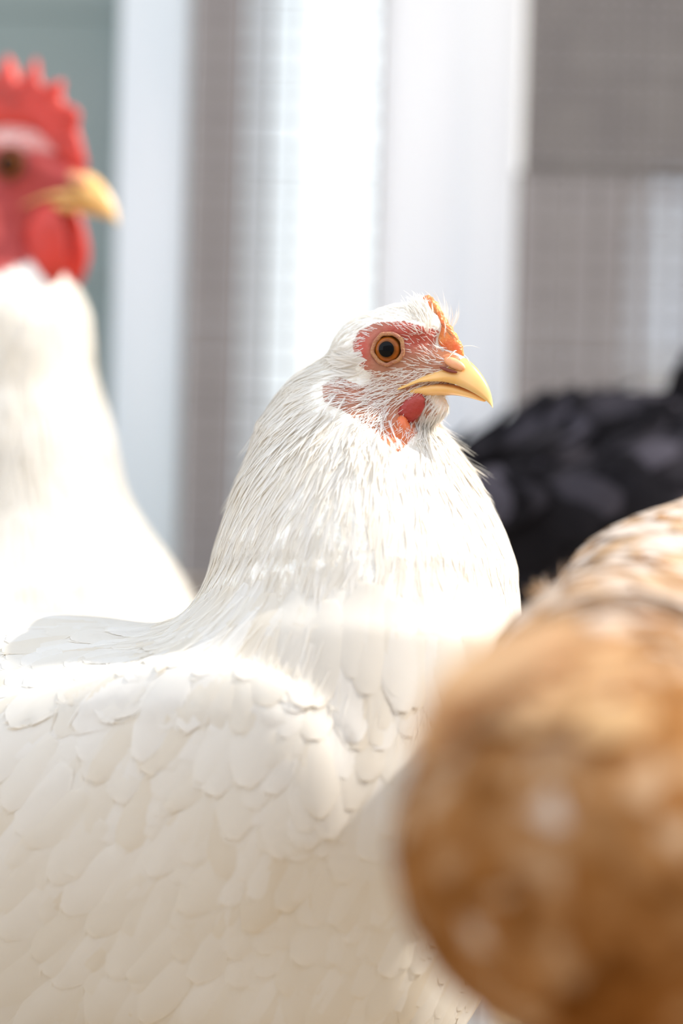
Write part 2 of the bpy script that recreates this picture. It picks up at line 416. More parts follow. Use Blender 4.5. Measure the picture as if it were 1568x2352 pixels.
def beak(root, sp, h, mat, cere=True):
    rows = []
    for f, ut, ub, w in lerp_rows(UPPER, 4):
        ring = []
        for a in np.linspace(0, 2*math.pi, 28, endpoint=False):
            cx, sy = math.cos(a), math.sin(a)
            if sy >= 0: u = ub + (ut-ub)*(sy**0.85); l = w*math.copysign(abs(cx)**0.8, cx)*(1 - 0.25*sy*(1 if f > 150 else .6))
            else: u = ub + 0.22*(ut-ub)*abs(sy); l = w*0.9*cx                     # hollow palate
            ring.append((f + (0 if sy < 0 else 0), u, l))
        rows.append(h.p(np.array(ring)))
    b = grid_obj('beak', rows, mat, root, sp)
    rows = []
    for f, ut, ub, w in lerp_rows(LOWER, 4):
        ring = []
        for a in np.linspace(0, 2*math.pi, 24, endpoint=False):
            cx, sy = math.cos(a), math.sin(a)
            u = (ut + ub)/2 + (ut - ub)/2*math.copysign(abs(sy)**0.7, sy); ring.append((f, u, w*cx))
        rows.append(h.p(np.array(ring)))
    grid_obj('lower_beak', rows, mat, b, sp)
    if cere:
        for s in (1, -1):
            rows = []; c = np.array((162, -34, 31*s))
            for th in np.linspace(0.05, math.pi-0.05, 14):
                ring = []
                for a in np.linspace(0, 2*math.pi, 20, endpoint=False):
                    f = -27*math.cos(th); r = math.sin(th)
                    ring.append(c + np.array((f*.92, 13*r*math.sin(a) - 0.34*f, 10*r*math.cos(a) - .10*f*s)))
                rows.append(h.p(np.array(ring)))
            grid_obj('nostril_flap', rows, M['cere'], b, sp)
            rows = []; c = np.array((150, -49, 38*s))
            for th in np.linspace(0.05, math.pi-0.05, 10):
                ring = []
                for a in np.linspace(0, 2*math.pi, 14, endpoint=False):
                    f = -22*math.cos(th); r = math.sin(th)
                    ring.append(c + np.array((f, 4.5*r*math.sin(a) - 0.3*f + .004*f*f, 6*r*math.cos(a))))
                rows.append(h.p(np.array(ring)))
            grid_obj('nostril', rows, M['nostril'], b, sp)
    return b
def sphere_cap(h, c, ax, r, th1, nt=24, na=40, sq=1.0):
    """rings around axis ax (head space)"""
    ax = unit(ax); e1 = unit(np.cross(ax, (0, 1, 0.01))); e2 = np.cross(ax, e1); rows = []
    for th in np.linspace(0.002, th1, nt):
        a = np.linspace(0, 2*math.pi, na, endpoint=False)
        q = np.array(c) + r*(math.cos(th)*ax[None] + math.sin(th)*(np.cos(a)[:, None]*e1 + np.sin(a)[:, None]*e2*sq)); rows.append(h.p(q))
    return rows
def eyes(root, sp, h, lid=True, R=40, cl=49, sides=(1, -1), lidmat='eyelid'):
    for s in sides:
        c = (12, 0, cl*s); ax = (0.16, -0.02, s)
        rows = sphere_cap(h, c, ax, R, 2.2, 60, 48)
        o = grid_obj('eye', rows, M['eye'], root, sp, cap=True)
        th = np.repeat(np.linspace(0.002, 2.2, 60), 48); ang = np.degrees(th)
        rr = np.interp(ang, [0, 24, 26, 31, 38, 43, 46, 50, 56, 90], [0, 0, 1, 2, 3, 2.2, 1, 0.2, 4, 4.2])
        pal = np.array([(0.01, 0.004, 0.003), (0.10, 0.032, 0.004), (0.22, 0.06, 0.005), (0.34, 0.085, 0.008), (0.34, 0.28, 0.25), (.34, .28, .25)])
        i0 = np.clip(rr.astype(int), 0, 4); fr = (rr - i0)[:, None]
        set_attr(o.data, 'col', pal[i0]*(1-fr) + pal[i0+1]*fr)
        rows = sphere_cap(h, c, ax, R*1.008, 0.455, 10, 40)
        grid_obj('pupil', rows, M['pupil'], o, sp, cap=True)
        if lid:                                                     # fleshy ring of the eyelid
            rows = []; ca = np.array(c) + unit(ax)*R*0.70; e1 = unit(np.cross(unit(ax), (0, 1, 0.01))); e2 = np.cross(unit(ax), e1)
            for a in np.linspace(0, 2*math.pi, 56):
                dr = math.cos(a)*e1 + math.sin(a)*e2;
                Rx = 33.5 + 1.0*math.sin(5*a+s) + 0.6*math.sin(9*a) + (4.5*max(0, math.cos(a - (math.pi+0.6 if s > 0 else -0.5))))**1.0
                ring = [ca + dr*(Rx + 5.0*math.cos(b)) + unit(ax)*(4.5*math.sin(b)) for b in np.linspace(0, 2*math.pi, 12, endpoint=False)]
                rows.append(h.p(np.array(ring)))
            grid_obj('eyelid', rows, M[lidmat], o, sp, cap=False)
def plate(name, root, sp, h, outline, th, mat, lean=0.0, rough=2.0, puff=True):
    """thick fleshy plate in the head's mid plane with rounded edge: outline in (f,u)"""
    o = np.array(outline, float); n = len(o); pts = []
    for i in range(n):                                              # smooth the outline
        a, b = o[i], o[(i+1) % n]
        for t in (0, .33, .66): pts.append(a + (b-a)*t)
    o = np.array(pts); c = o.mean(0); rows = []
    for sc, l in ((0.0, -1.0), (0.55, -1.0), (0.85, -0.8), (0.96, -0.45), (1.0, 0), (0.96, .45), (0.85, 0.8), (0.55, 1.0), (0.0, 1.0)):
        q = c + (o-c)*max(sc, 0.01); k = rng.normal(0, rough, len(q))*(sc > .5)
        rows.append(h.p(np.stack([q[:, 0] + k*.5, q[:, 1] + k*.5, th/2*l + k*.35 + lean*(q[:, 1]-o[:, 1].min())], -1)))
    return grid_obj(name, rows, mat, root, sp)
def lobe(name, root, sp, h, c, rad, axf, mat, drop=0.0, n=16, rough=1.0):
    """fleshy hanging lobe, egg shaped along u (head space)"""
    rows = []; c = np.array(c, float)
    for th in np.linspace(0.06, math.pi-0.06, n):
        a = np.linspace(0, 2*math.pi, 22, endpoint=False); r = math.sin(th)*(1 + 0.28*drop*-math.cos(th)); u = math.cos(th)
        q = np.stack([c[0] + rad[0]*r*np.cos(a) + axf*(u-1)*rad[1], c[1] + rad[1]*u + 0*a, c[2] + rad[2]*r*np.sin(a)], -1) + rng.normal(0, rough, (22, 3))
        rows.append(h.p(q))
    return grid_obj(name, rows, mat, root, sp)
def leg(root, sp, top, foot_xy, mat, face):
    """scaly leg with shank, three front toes and a back toe; metres, world space"""
    loc = np.array(root.location); top = np.array(top, float); fx, fy = foot_xy
    face = unit((face[0], face[1], 0)); side = np.array((-face[1], face[0], 0))
    def tube(path, rad, nseg=10):
        V, F = [], []
        for i, p in enumerate(path):
            t = unit(np.array(path[min(i+1, len(path)-1)]) - np.array(path[max(i-1, 0)]))
            e1 = unit(np.cross(t, side + 0.01)); e2 = np.cross(t, e1)
            for a in np.linspace(0, 2*math.pi, nseg, endpoint=False): V.append(np.array(p) + rad[i]*(math.cos(a)*e1 + math.sin(a)*e2) - loc)
        for i in range(len(path)-1):
            for j in range(nseg): F.append((i*nseg+j, i*nseg+(j+1) % nseg, (i+1)*nseg+(j+1) % nseg, (i+1)*nseg+j))
        F.append(tuple(range(nseg))[::-1]); F.append(tuple(range((len(path)-1)*nseg, len(path)*nseg)))
        return V, F
    an = np.array((fx, fy, 0.012)); hock = np.array((fx, fy, 0)) - face*0.012; hock[2] = min(top[2]-0.005, 0.085)
    V, F = tube([top, hock*0.4+top*0.6, hock, hock*0.5+an*0.5, an, an-(0, 0, .008)], [.016, .012, .0085, .0062, .0075, .0068])
    o = pyobj('leg', V, F, mat, root)
    for ang, ln in ((0, .052), (0.55, .044), (-0.55, .044), (math.pi, .022)):
        d = face*math.cos(ang) + side*math.sin(ang)
        V, F = tube([an-(0, 0, .006), an*1 + d*ln*.35 - (0, 0, .004), an + d*ln*.75 - (0, 0, .0065), an + d*ln - (0, 0, .0075), an + d*(ln+.012) - (0, 0, .011)], [.0062, .0056, .0046, .0036, .0008], 8)
        pyobj('toe', V, F, mat, o)
def hen_root(loc, label):
    r = bpy.data.objects.new('hen', None); COL.objects.link(r); r.location = loc; r.empty_display_size = 0.05
    tag(r, label, 'hen', 'hens in the run'); return r
def body_mesh(root, sp, f, lo, hi, h, mat, colfn, sel=None, sub=0):
    P, Q = surf_nets(f, lo, hi, h); rest = []
    for _ in range(sub):
        s = sel(P[Q].mean(1)) if len(rest) == 0 else sel(P[Q].mean(1))
        P, Q, r2 = subdivide(P, Q, s); rest = rest + r2
    P = project(f, P, 3)
    fl = list(Q.ravel()); lt = [4]*len(Q)
    for r in rest: fl += list(r); lt.append(len(r))
    me = mesh_np('body', sp.w(P) - np.array(root.location), fl, lt)
    set_attr(me, 'col', colfn(P)); link('body', me, mat, root)
    return P, Q
FSHARED = {}
def feather_mesh(var, kind='contour'):
    """one stand-alone broad feather, 1 long, half width 1 -> scaled per object"""
    key = (var, kind)
    if key not in FSHARED:
        T, F = TPL[kind]; V = T.copy(); r = np.random.default_rng(var)
        V[:, 2] = V[:, 2]*0.5 + 0.0
        me = bpy.data.meshes.new('feather'); me.from_pydata([tuple(v) for v in V], [], F); me.update()
        me.polygons.foreach_set('use_smooth', [True]*len(me.polygons))
        set_attr(me, 'tint', np.full(len(V), {8: .72, 9: .80, 10: .9}.get(var, 0.25 + 0.6*((var*0.37) % 1.0)))); FSHARED[key] = me
    return FSHARED[key]
def put_feather(parent, root, sp, p, d, n, L, W, mat, var, name='feather', kind='contour', key=''):
    me0 = feather_mesh(var, kind); k2 = (var, kind, mat.name)
    if k2 not in FSHARED:
        m = me0.copy(); m.materials.clear(); m.materials.append(mat); FSHARED[k2] = m
    o = bpy.data.objects.new(name, FSHARED[k2]); COL.objects.link(o); o.parent = parent
    a = sp.w(np.array([p, p + d*L, p + n*10.0])); x = a[1]-a[0]; ln = np.linalg.norm(x); x = x/ln
    z = a[2]-a[0]; z = z - (z @ x)*x; z /= np.linalg.norm(z); y = np.cross(z, x); wd = W*sp.k/UNIT
    mtx = Matrix(((x[0]*ln, y[0]*wd, z[0]*wd, 0), (x[1]*ln, y[1]*wd, z[1]*wd, 0), (x[2]*ln, y[2]*wd, z[2]*wd, 0), (0, 0, 0, 1)))
    o.matrix_local = Matrix.Translation(Vector(a[0]) - root.location) @ mtx
    return o
def wing(root, sp, f, c, ax, rad, mat, rows, L0, L1, W0, W1, tipdir, h=22, lift=.012):
    """folded wing: lens-shaped core just under the plumage + overlapping covert feathers lying on the body surface f"""
    g = ell(c, np.array(rad)*.97, ax); R = max(rad)
    P, Q = surf_nets(g, np.array(c)-R-2*h, np.array(c)+R+2*h, h); P = project(g, P, 2)
    me = mesh_np('wing', sp.w(P) - np.array(root.location), Q.ravel(), [4]*len(Q)); set_attr(me, 'tint', np.full(len(P), 0.5))
    wo = link('wing', me, mat, root)
    a, b, t = (unit(x) for x in ax); p, LL, WW, BB = [], [], [], []
    for i, (u, n) in enumerate(rows):                               # rows from the tip (-) to the shoulder (+)
        fr = i/max(1, len(rows)-1)
        for j in range(n):
            v = (-0.93 + 1.86*(j + 0.5*(i % 2))/(n - 0.5) if n > 1 else 0)*math.sqrt(max(0, 1-u*u*0.8)); zz = max(0.0, 1-u*u-v*v)
            p.append(np.array(c) + a*u*rad[0] + b*v*rad[1] + t*math.sqrt(zz)*rad[2])
            LL.append((L0 + (L1-L0)*fr)*(.9 + .25*rng.random())); WW.append((W0 + (W1-W0)*fr)*(.9 + .2*rng.random())); BB.append(2.5 + 3*fr)
    p = project(f, np.array(p), 3); Nn = grad(f, p); D = tangent(np.tile(unit(tipdir), (len(p), 1)) + rng.normal(0, .11, p.shape), Nn)
    V, fl, lt, vi = build_feathers('contour', f, p, Nn, D, np.array(LL), np.array(WW), np.array(BB), np.full(len(p), lift), .04)
    T, F = TPL['contour']; nv = len(T); W_ = sp.w(V) - np.array(root.location)
    for i in range(len(p)):
        m = bpy.data.meshes.new('feather'); m.from_pydata(W_[i*nv:(i+1)*nv].tolist(), [], F); m.update()
        m.polygons.foreach_set('use_smooth', [True]*len(m.polygons)); set_attr(m, 'tint', np.full(nv, .35 + .5*rng.random()))
        link('feather', m, mat, wo)
    return wo

# ------------------------------------------------------------------ the run: ground, walls, posts, wire
def at(px, py, c):
    k = 1 + c/(UNIT*DIST); return C0 + RT*((px-784)*k/UNIT) - UP*((py-1176)*k/UNIT) + FW*(c/UNIT)
def ground():
    n = 80; V, F = [], []; xs = np.linspace(-1, 1, n); xs = np.sign(xs)*np.abs(xs)**2*7
    for y in xs:
        for x in xs:
            z = 0.004*(math.sin(x*23+y*7) + math.sin(y*31-x*11))*0.5 + 0.003*math.sin(x*71+y*53)
            V.append((x, y+1.0, z - 0.006))
    for j in range(n-1):
        for i in range(n-1): a = j*n+i; F.append((a, a+1, a+n+1, a+n))
    tag(pyobj('ground', V, F, M['ground']), 'sandy tan bare ground of the chicken run', kind='structure')
    V, F = [], []
    r = random.Random(4)
    for _ in range(1600):
        x, y = r.uniform(-1.1, 1.3), r.uniform(-.7, .62); a = r.uniform(0, 6.3); l = r.uniform(.015, .06)
        box(V, F, (x, y, 0.003 + r.random()*.004), (l, .0022, .0012), Matrix.Rotation(a, 3, 'Z') @ Matrix.Rotation(r.uniform(-.12, .12), 3, 'Y'))
    tag(pyobj('straw_litter', V, F, M['straw'], smooth=False), 'loose yellow straw scattered over the sandy ground', 'straw', kind='stuff')
ground()
YF = 0.45                                                          # fence line
def fence_x(px): return at(px, 500, YF*UNIT).x
def post(name, x0, x1, depth, mat, label, y=YF, h=1.9):
    V, F = [], []; box(V, F, ((x0+x1)/2, y+depth/2, h/2-0.02), (x1-x0, depth, h+.04))
    o = pyobj(name, V, F, mat, None, False); bevel(o, .004); tag(o, label, 'post', 'posts of the wire fence'); return o
xl0, xl1 = fence_x(266), fence_x(428)
post('fence_post', xl0, xl1, 0.038, M['dimmed_white'], 'narrow white wooden post, tinted blue-grey for shade, behind the hen with the big red comb')
xc0, xc1 = fence_x(862), fence_x(1192)
post('fence_post', xc0, xc1, 0.038, M['white_paint'], 'wide bright white post rising behind the sharp hen head')
# trim lath nailed on the wide post: covers the wire's edge
V, F = [], []; box(V, F, ((xc0+xc1)/2 - .014, YF-.005, .95), (.034, .010, 1.86));
lath = pyobj('trim_lath', V, F, M['white_paint'], None, False); bevel(lath, .002); tag(lath, 'slim white lath on the face of the wide white post', 'lath')
def wires(name, x0, x1, z0, z1, step, r, y, label):
    root = bpy.data.objects.new(name, None); COL.objects.link(root); root.location = ((x0+x1)/2, y, z0); tag(root, label, 'wire mesh', 'wire mesh panels')
    V, F = [], []; n = int((x1-x0)/step); m = int((z1-z0)/step)
    def rod(a, b, horiz, ph):
        K = 2; base = len(V)
        for p in (a, b):
            for q in range(6):
                an = q*math.pi/3; o = Vector((0, math.cos(an), math.sin(an)))*r if horiz else Vector((math.cos(an), math.sin(an), 0))*r
                V.append(Vector(p) + o - root.location)
        for q in range(6): F.append((base+q, base+(q+1) % 6, base+6+(q+1) % 6, base+6+q))
    for i in range(n+1): x = x0 + (x1-x0)*i/n + random.gauss(0, .0003); rod((x, y, z0), (x + random.gauss(0, .0012), y, z1), False, i)
    for j in range(m+1): z = z0 + (z1-z0)*j/m + random.gauss(0, .0003); rod((x0, y+r*1.6, z), (x1, y+r*1.6, z + random.gauss(0, .002)), True, j)
    w = pyobj('wires', V, F, M['wire'], root); w['kind'] = 'stuff'
zmid = at(1300, 408, YF*UNIT).z
wires('wire_mesh', xl1+.001, xc0-.001, 0.01, 1.7, .0127, .0008, YF-.003, 'square wire mesh between the two white posts')
wires('wire_mesh', xc1+.001, xc1+.42, 0.01, zmid+.002, .0127, .0010, YF-.003, 'square wire mesh right of the wide white post, lower panel')
wires('fine_wire_mesh', xc1+.001, xc1+.42, zmid, 1.7, .0064, .00118, YF-.004, 'fine close wire mesh right of the wide white post, upper panel')
# sage plank wall left of the narrow post
def planks(name, x0, x1, y, z1, step, mat, label, th=.02, vertical=False):
    root = bpy.data.objects.new(name, None); COL.objects.link(root); root.location = ((x0+x1)/2, y, 0); tag(root, label, kind='structure')
    me = None; n = int(math.ceil(z1/step)) if not vertical else int(math.ceil((x1-x0)/step))
    for i in range(n):
        if me is None:
            V, F = [], []
            box(V, F, (0, 0, 0), (x1-x0, th, step-.0008) if not vertical else (step-.003, th, z1))
            o = pyobj('plank', V, F, mat, root, False); me = o.data
        else: o = link('plank', me, mat, root)
        o.location = (0, th/2, step*(i+.5)) if not vertical else (-(x1-x0)/2 + step*(i+.5), th/2, z1/2)
    return root
planks('wall_left', xl0-.9, xl0+.005, YF+.03, 1.8, .14, M['sage_paint'], 'grey-green painted plank wall')
planks('sky_block_wall', -3.2, 3.6, -2.6, 1.8, .20, M['pale_blocker'], 'pale grey plank wall added out of view to block the low sky')  # added unseen wall: cuts low sky so the hens darken downward
planks('wall_back', -3.0, 4.2, 3.6, 2.4, .20, M['taupe_wall'], 'grey-brown plank wall far behind the wire')
# far white shed door / bright board standing in front of the back wall
def slab(name, a, b, y, z0, z1, th, mat, label, cat):
    root = bpy.data.objects.new(name, None); COL.objects.link(root); root.location = ((a+b)/2, y, z0); tag(root, label, cat)
    V, F = [], []; box(V, F, (0, th/2, (z1-z0)/2), (b-a, th, z1-z0)); o = pyobj('panel', V, F, mat, root, False); bevel(o, .006)
    for sx in (-1, 1):
        V, F = [], []; box(V, F, (sx*((b-a)/2-.04), -.011, (z1-z0)/2), (.08, .022, z1-z0)); o = pyobj('stile', V, F, mat, root, False)
    for zz in (.06, (z1-z0)-.06):
        V, F = [], []; box(V, F, (0, -.011, zz), (b-a-.16, .022, .10)); o = pyobj('rail', V, F, mat, root, False)
    return root
yb = 2.6
dx0, dx1 = at(640, 500, yb*UNIT).x, at(1130, 500, yb*UNIT).x; dm, dw = (dx0+dx1)/2, (dx1-dx0)/2/math.cos(math.radians(45))
door = slab('shed_door', dm-dw, dm+dw, yb, 0, 2.1, .04, M['dimmed_white'], 'bright sunlit white shed door standing open far behind the wire', 'door')
door.rotation_euler.z = math.radians(45)
def barrel(x, y, z1, r):
    rows = [(0, r*.9), (.02, r*.93), (z1*.1, r*.97), (z1*.33, r), (z1*.335, r*1.03), (z1*.36, r*1.03), (z1*.365, r), (z1*.64, r), (z1*.645, r*1.03), (z1*.67, r*1.03), (z1*.675, r), (z1*.93, r*.97), (z1*.96, r*.9), (z1, r*.88)]
    V, F = [], []; n = 40
    for z, q in rows:
        for a in range(n): V.append((q*math.cos(a/n*2*math.pi), q*math.sin(a/n*2*math.pi), z))
    for i in range(len(rows)-1):
        for a in range(n): F.append((i*n+a, i*n+(a+1) % n, (i+1)*n+(a+1) % n, (i+1)*n+a))
    F.append(tuple(range(n))[::-1]); F.append(tuple(range((len(rows)-1)*n, len(rows)*n)))
    o = pyobj('water_barrel', V, F, M['barrel']); o.location = (x, y, 0); tag(o, 'blurred pale barrel standing at the far right behind the wire', 'barrel')
pb = at(1680, 500, 2.3*UNIT); barrel(pb.x, 2.3, at(1560, 430, 2.3*UNIT).z, .10)

# ------------------------------------------------------------------ hen 1: the sharp white hen
WHITE = np.array((0.88, 0.85, 0.80))
def foot_spot(sp, q): w = sp.w(np.array([q]))[0]; return w
def sharp_hen():
    sp = Space(0.0); h = Head((905, 808, -40))
    base = sp.w(np.array([(420, 1900, 120)]))[0]; root = hen_root((base[0], base[1], 0), 'sharply focused white hen with small orange comb and orange eye, in the middle')
    A = [unit((-0.93, 0.02, 0.36)), (0, 1, 0), unit((0.36, 0, 0.93))]
    ax = [unit((0.74, -0.60, -0.30)), unit((-0.60, -0.80, 0.12)), None]; ax[2] = unit(np.cross(ax[0], ax[1])); ax[2] = ax[2] if ax[2][2] < 0 else -ax[2]
    hd = union([(ell((-25, -8, 0), (132, 100, 80)), 1), (ell((80, -45, 0), (90, 52, 38)), 24), (ell((5, -100, 0), (100, 74, 62)), 26), (ell((66, -130, 0), (66, 40, 30)), 20), (ell((30, 52, 0), (92, 56, 52)), 24), (ell((25, 45, 42), (70, 22, 26)), 18), (ell((25, 45, -42), (70, 22, 26)), 18), (ell((140, -32, 0), (36, 26, 26)), 18)])
    def hd2(q):
        d = hd(q)
        for s in (1, -1): d = smax(d, -(np.linalg.norm(q - np.array((12, 0, 86*s)), axis=-1) - 34), 10)
        return d
    f = union([(ell((740, 1810, -50), (460, 480, 420)), 1), (ell((640, 2170, 10), (490, 360, 390)), 120), (ell((120, 1860, 120), (860, 440, 430), A), 120),
               (cone((822, 1500, -10), (830, 1340, 20), 392, 345), 90), (cone((830, 1340, 20), (815, 1170, 50), 345, 268), 60), (cone((815, 1170, 50), (802, 1015, 72), 268, 200), 60),
               (cone((802, 1015, 72), (832, 890, 55), 200, 96), 50), (h.wrap(hd2), 22), (ell((150, 1990, -205), (640, 330, 105), ax), 150)])
    SKIN = [(808, 795), (818, 765), (858, 746), (920, 744), (985, 768), (1018, 795), (1075, 830), (1070, 900), (960, 905), (975, 955), (945, 985), (935, 1040), (900, 1045), (875, 990), (830, 965), (765, 925), (750, 888), (772, 868), (832, 890), (850, 866), (815, 835)]
    SK = [((x-873)/.906, 808-y) for x, y in SKIN]
    def skin(p):
        q = h.q(p); return in_poly(q[:, 0], q[:, 1], SK) & (np.abs(q[:, 2]) > 14) & (np.abs(q[:, 2]) < 130)
    def col(p):
        q = h.q(p); c = np.tile(WHITE, (len(p), 1)); m = skin(p)
        red = np.array((0.46, 0.085, 0.06)); lore = np.array((0.42, 0.19, 0.12)); cheek = np.array((0.40, 0.155, 0.095));
        def blob(cx, cy, rx, ry): return np.exp(-(((q[:, 0]-(cx-873)/.906)/rx)**2 + ((q[:, 1]-(808-cy))/ry)**2))[:, None]
        s = lore*np.ones((len(p), 1)); s = s + (red - s)*np.clip(1.4*blob(930, 775, 75, 34), 0, 1); s = s + (red*1.05 - s)*np.clip(1.2*blob(830, 805, 24, 48), 0, 1)
        s = s + (cheek - s)*blob(800, 905, 60, 40); s = s + (np.array((0.66, 0.26, 0.13)) - s)*np.clip(1.3*blob(1010, 815, 40, 26), 0, 1)
        s = s + (np.array((.66, .17, .06)) - s)*np.clip(1.2*blob(915, 1010, 30, 45), 0, 1)
        c[m] = s[m]
        # the chin's thin skin shows warm between the feathers
        ch = np.exp(-(((q[:, 0]-75)/70)**2 + ((q[:, 1]+150)/45)**2))[:, None]
        return c + (np.array((.80, .55, .38)) - c)*ch*(~m)[:, None]*.8
    sel = lambda c: (c[:, 1] < 1075)
    P, Q = body_mesh(root, sp, f, (-860, 640, -520), (1330, 2620, 720), 14.0, M['white_skin'], col, sel, 2)
    quadP, quadQ = P, Q
    H = lambda fq, u, l: h.p(np.array([(fq, u, l)]))[0]
    nodes = [(H(0, 110, 0), h.d(-1, .25, 0)), (H(90, 60, 20), h.d(-.75, .7, .1)), (H(90, 60, -20), h.d(-.75, .7, -.1)), (H(-110, 60, 0), h.d(-1, -.5, 0)), (H(-110, 40, 60), h.d(-1, -.6, 0)),
             (H(40, 50, 70), h.d(-.8, .5, 0)), (H(90, -10, 50), h.d(-.95, .3, 0)), (H(40, -55, 75), h.d(-1, -.12, 0)), (H(-60, -60, 80), h.d(-.95, -.35, 0)), (H(90, -90, 50), h.d(-.9, -.35, 0)), (H(110, -140, 10), h.d(-.35, -.9, 0)),
             (H(20, -150, 60), h.d(-.6, -.8, 0)), ((700, 830, 60), (-.6, .8, .1)), ((620, 940, 60), (-.45, .9, 0)), ((800, 1010, -160), (-.15, 1, -.2)), ((900, 1060, -150), (.05, 1, -.2)), ((560, 1130, 50), (-.25, 1, 0)), ((800, 1180, -220), (-.1, 1, -.1)),
             ((1060, 1080, 50), (.35, 1, 0)), ((1120, 1230, 50), (.4, 1, 0)), ((1000, 1200, -150), (.2, 1, -.1)), ((480, 1330, 50), (-.45, 1, .1)), ((780, 1450, -350), (-.08, 1, -.1)), ((1180, 1420, 0), (.05, 1, 0)), ((880, 1700, -400), (-.15, 1, 0)),
             ((560, 1600, -330), (-.4, 1, 0)), ((300, 1600, -200), (-.8, .7, .2)), ((100, 1440, 150), (-1, .1, .3)), ((-300, 1500, 250), (-1, .1, .3)), ((200, 1950, -250), (-.6, .85, .1)), ((-300, 1950, 0), (-.9, .4, .3)), ((700, 2100, -350), (-.45, .9, .1)), ((900, 2200, -300), (-.5, .8, .2)), ((600, 2400, -200), (-.5, .8, .3)),
             ((1050, 1900, 100), (-.3, .9, .3)), ((600, 1500, 430), (-.4, .9, 0)), ((800, 1150, 300), (0, 1, 0)), ((300, 2250, 300), (-.7, .6, 0))]
    zone = lambda p: np.clip((p[:, 1]-840)/420, 0, 1)                # head -> neck
    zbody = lambda p: np.clip((p[:, 1]-1330)/330, 0, 1)
    notwing = lambda p: 1.0
    # body feathers: broad, soft, overlapping
    bp = scatter(P, Q, f, 42, 30000, lambda c: (c[:, 1] > 1330)*1.0)
    feather_coat('body_feathers', root, sp, f, bp, nodes, lambda p: (185 + 70*rng.random(len(p)), 52 + 16*rng.random(len(p)), np.full(len(p), .008) + .012*rng.random(len(p))), M['white_feather'], 'contour', (0.2, 0.7), 0.10, 2.0)
    # hackle feathers of the neck
    cellf = lambda p: np.interp(p[:, 1], [850, 950, 1100, 1400, 1600], [10, 12.5, 16, 21, 32])
    hp = scatter(P, Q, f, cellf, 80000, lambda c: ((c[:, 1] > 780) & (c[:, 1] < 1620))*np.interp(c[:, 1], [780, 1000, 1400], [5.0, 3.2, 1.0]))
    sk = skin(hp); q = h.q(hp); face = (q[:, 0] > -112) & (q[:, 1] > -165) & (np.abs(q[:, 2]) < 110) & (hp[:, 1] < 980)
    hp = hp[~sk & ~face]
    def hsz(p):
        z = np.interp(p[:, 1], [800, 900, 1000, 1150, 1400, 1600], [52, 74, 100, 140, 190, 210]); r = rng.random(len(p))
        return z*(0.8+.4*r), np.interp(p[:, 1], [800, 1000, 1200, 1500], [9, 12, 21, 34])*(.8+.4*rng.random(len(p))), np.interp(p[:, 1], [800, 1000, 1100, 1300], [.06, .075, .028, .010])*(0.5 + 1.0*rng.random(len(p)))
    feather_coat('neck_feathers', root, sp, f, hp, nodes, hsz, M['white_feather'], 'hackle', (0.3, 0.6), 0.11)
    # short dense head feathers
    kp = scatter(P, Q, f, 7.5, 52000, lambda c: (c[:, 1] < 1010)*1.0)
    q = h.q(kp); sk = skin(kp)
    edge = in_poly(q[:, 0], q[:, 1], [((x-873)/.906, 808-y) for x, y in [(840, 860), (925, 865), (925, 900), (850, 960), (760, 900), (800, 870)]])
    kp = kp[(~sk) & (q[:, 0] < 150)]
    def ksz(p):
        q = h.q(p); z = np.interp(q[:, 0], [-140, -40, 60, 130], [58, 40, 28, 22]); z = z + 14*((q[:, 1] < -110))
        return z*(.75+.5*rng.random(len(p))), 4.2 + 2.2*rng.random(len(p)), np.interp(q[:, 0], [-140, 0, 80, 130], [.07, .09, .18, .22])*(.5+rng.random(len(p)))
    feather_coat('head_feathers', root, sp, f, kp, nodes, ksz, M['white_feather'], 'hackle_lo', (0.35, 0.65), 0.16)
    # fine bristles over the bare red face
    fp = scatter(P, Q, f, 5.2, 60000, lambda c: (c[:, 1] < 1060)*1.0); fp = fp[skin(fp)]; q = h.q(fp)
    away = (np.hypot(q[:, 0]-12, q[:, 1]) > 50); dens = np.where(q[:, 1] < -45, 0.6, 0.28); dens = np.where((q[:, 0] > 140), 0.1, dens); dens = np.where(q[:, 0] < -30, .32, dens); dens = np.where((q[:, 1] < -110) & (q[:, 0] > 20), .15, dens)
    fp = fp[away & (rng.random(len(fp)) < dens)]
    def fsz(p):
        q = h.q(p); z = np.interp(q[:, 1], [-160, -60, 0, 60], [38, 34, 15, 22]); z = np.where(q[:, 0] < -20, z*1.3, z)
        return z*(.7+.6*rng.random(len(p))), np.full(len(p), 0.95), .12 + .22*rng.random(len(p))
    feather_coat('face_bristles', root, sp, f, fp, nodes, fsz, M['white_feather'], 'bristle', (0.5, 0.5), 0.22, 0.0)
    # ear tuft and the forelock beside the comb
    def tuft(name, pq, spread, n, dirs, L, W, tplk, lift, jit=.15):
        q0 = np.array(pq, float) + rng.normal(0, 1, (n, 3))*np.array(spread); p = project(f, h.p(q0), 4)
        feather_coat(name, root, sp, f, p, [(h.p(np.array([pq]))[0], h.d(*dirs))], lambda p: (L*(.7+.6*rng.random(len(p))), np.full(len(p), W), np.full(len(p), lift)*(.4+1.2*rng.random(len(p)))), M['white_feather'], tplk, (.6, .4), jit)
    tuft('ear_tuft', (-62, -28, 75), (17, 15, 0), 90, (-1, .10, 0), 62, 7, 'hackle', .16, .2)
    tuft('ear_tuft', (-62, -28, -75), (17, 15, 0), 60, (-1, .10, 0), 62, 7, 'hackle', .16, .2)
    tuft('forelock', (88, 66, 30), (14, 14, 3), 150, (-.08, 1, .2), 62, 2.6, 'hackle_lo', .28, .16)
    tuft('forelock', (125, 40, -26), (22, 18, 3), 60, (.30, 1, -.3), 70, 2.4, 'hackle_lo', .45, .2)
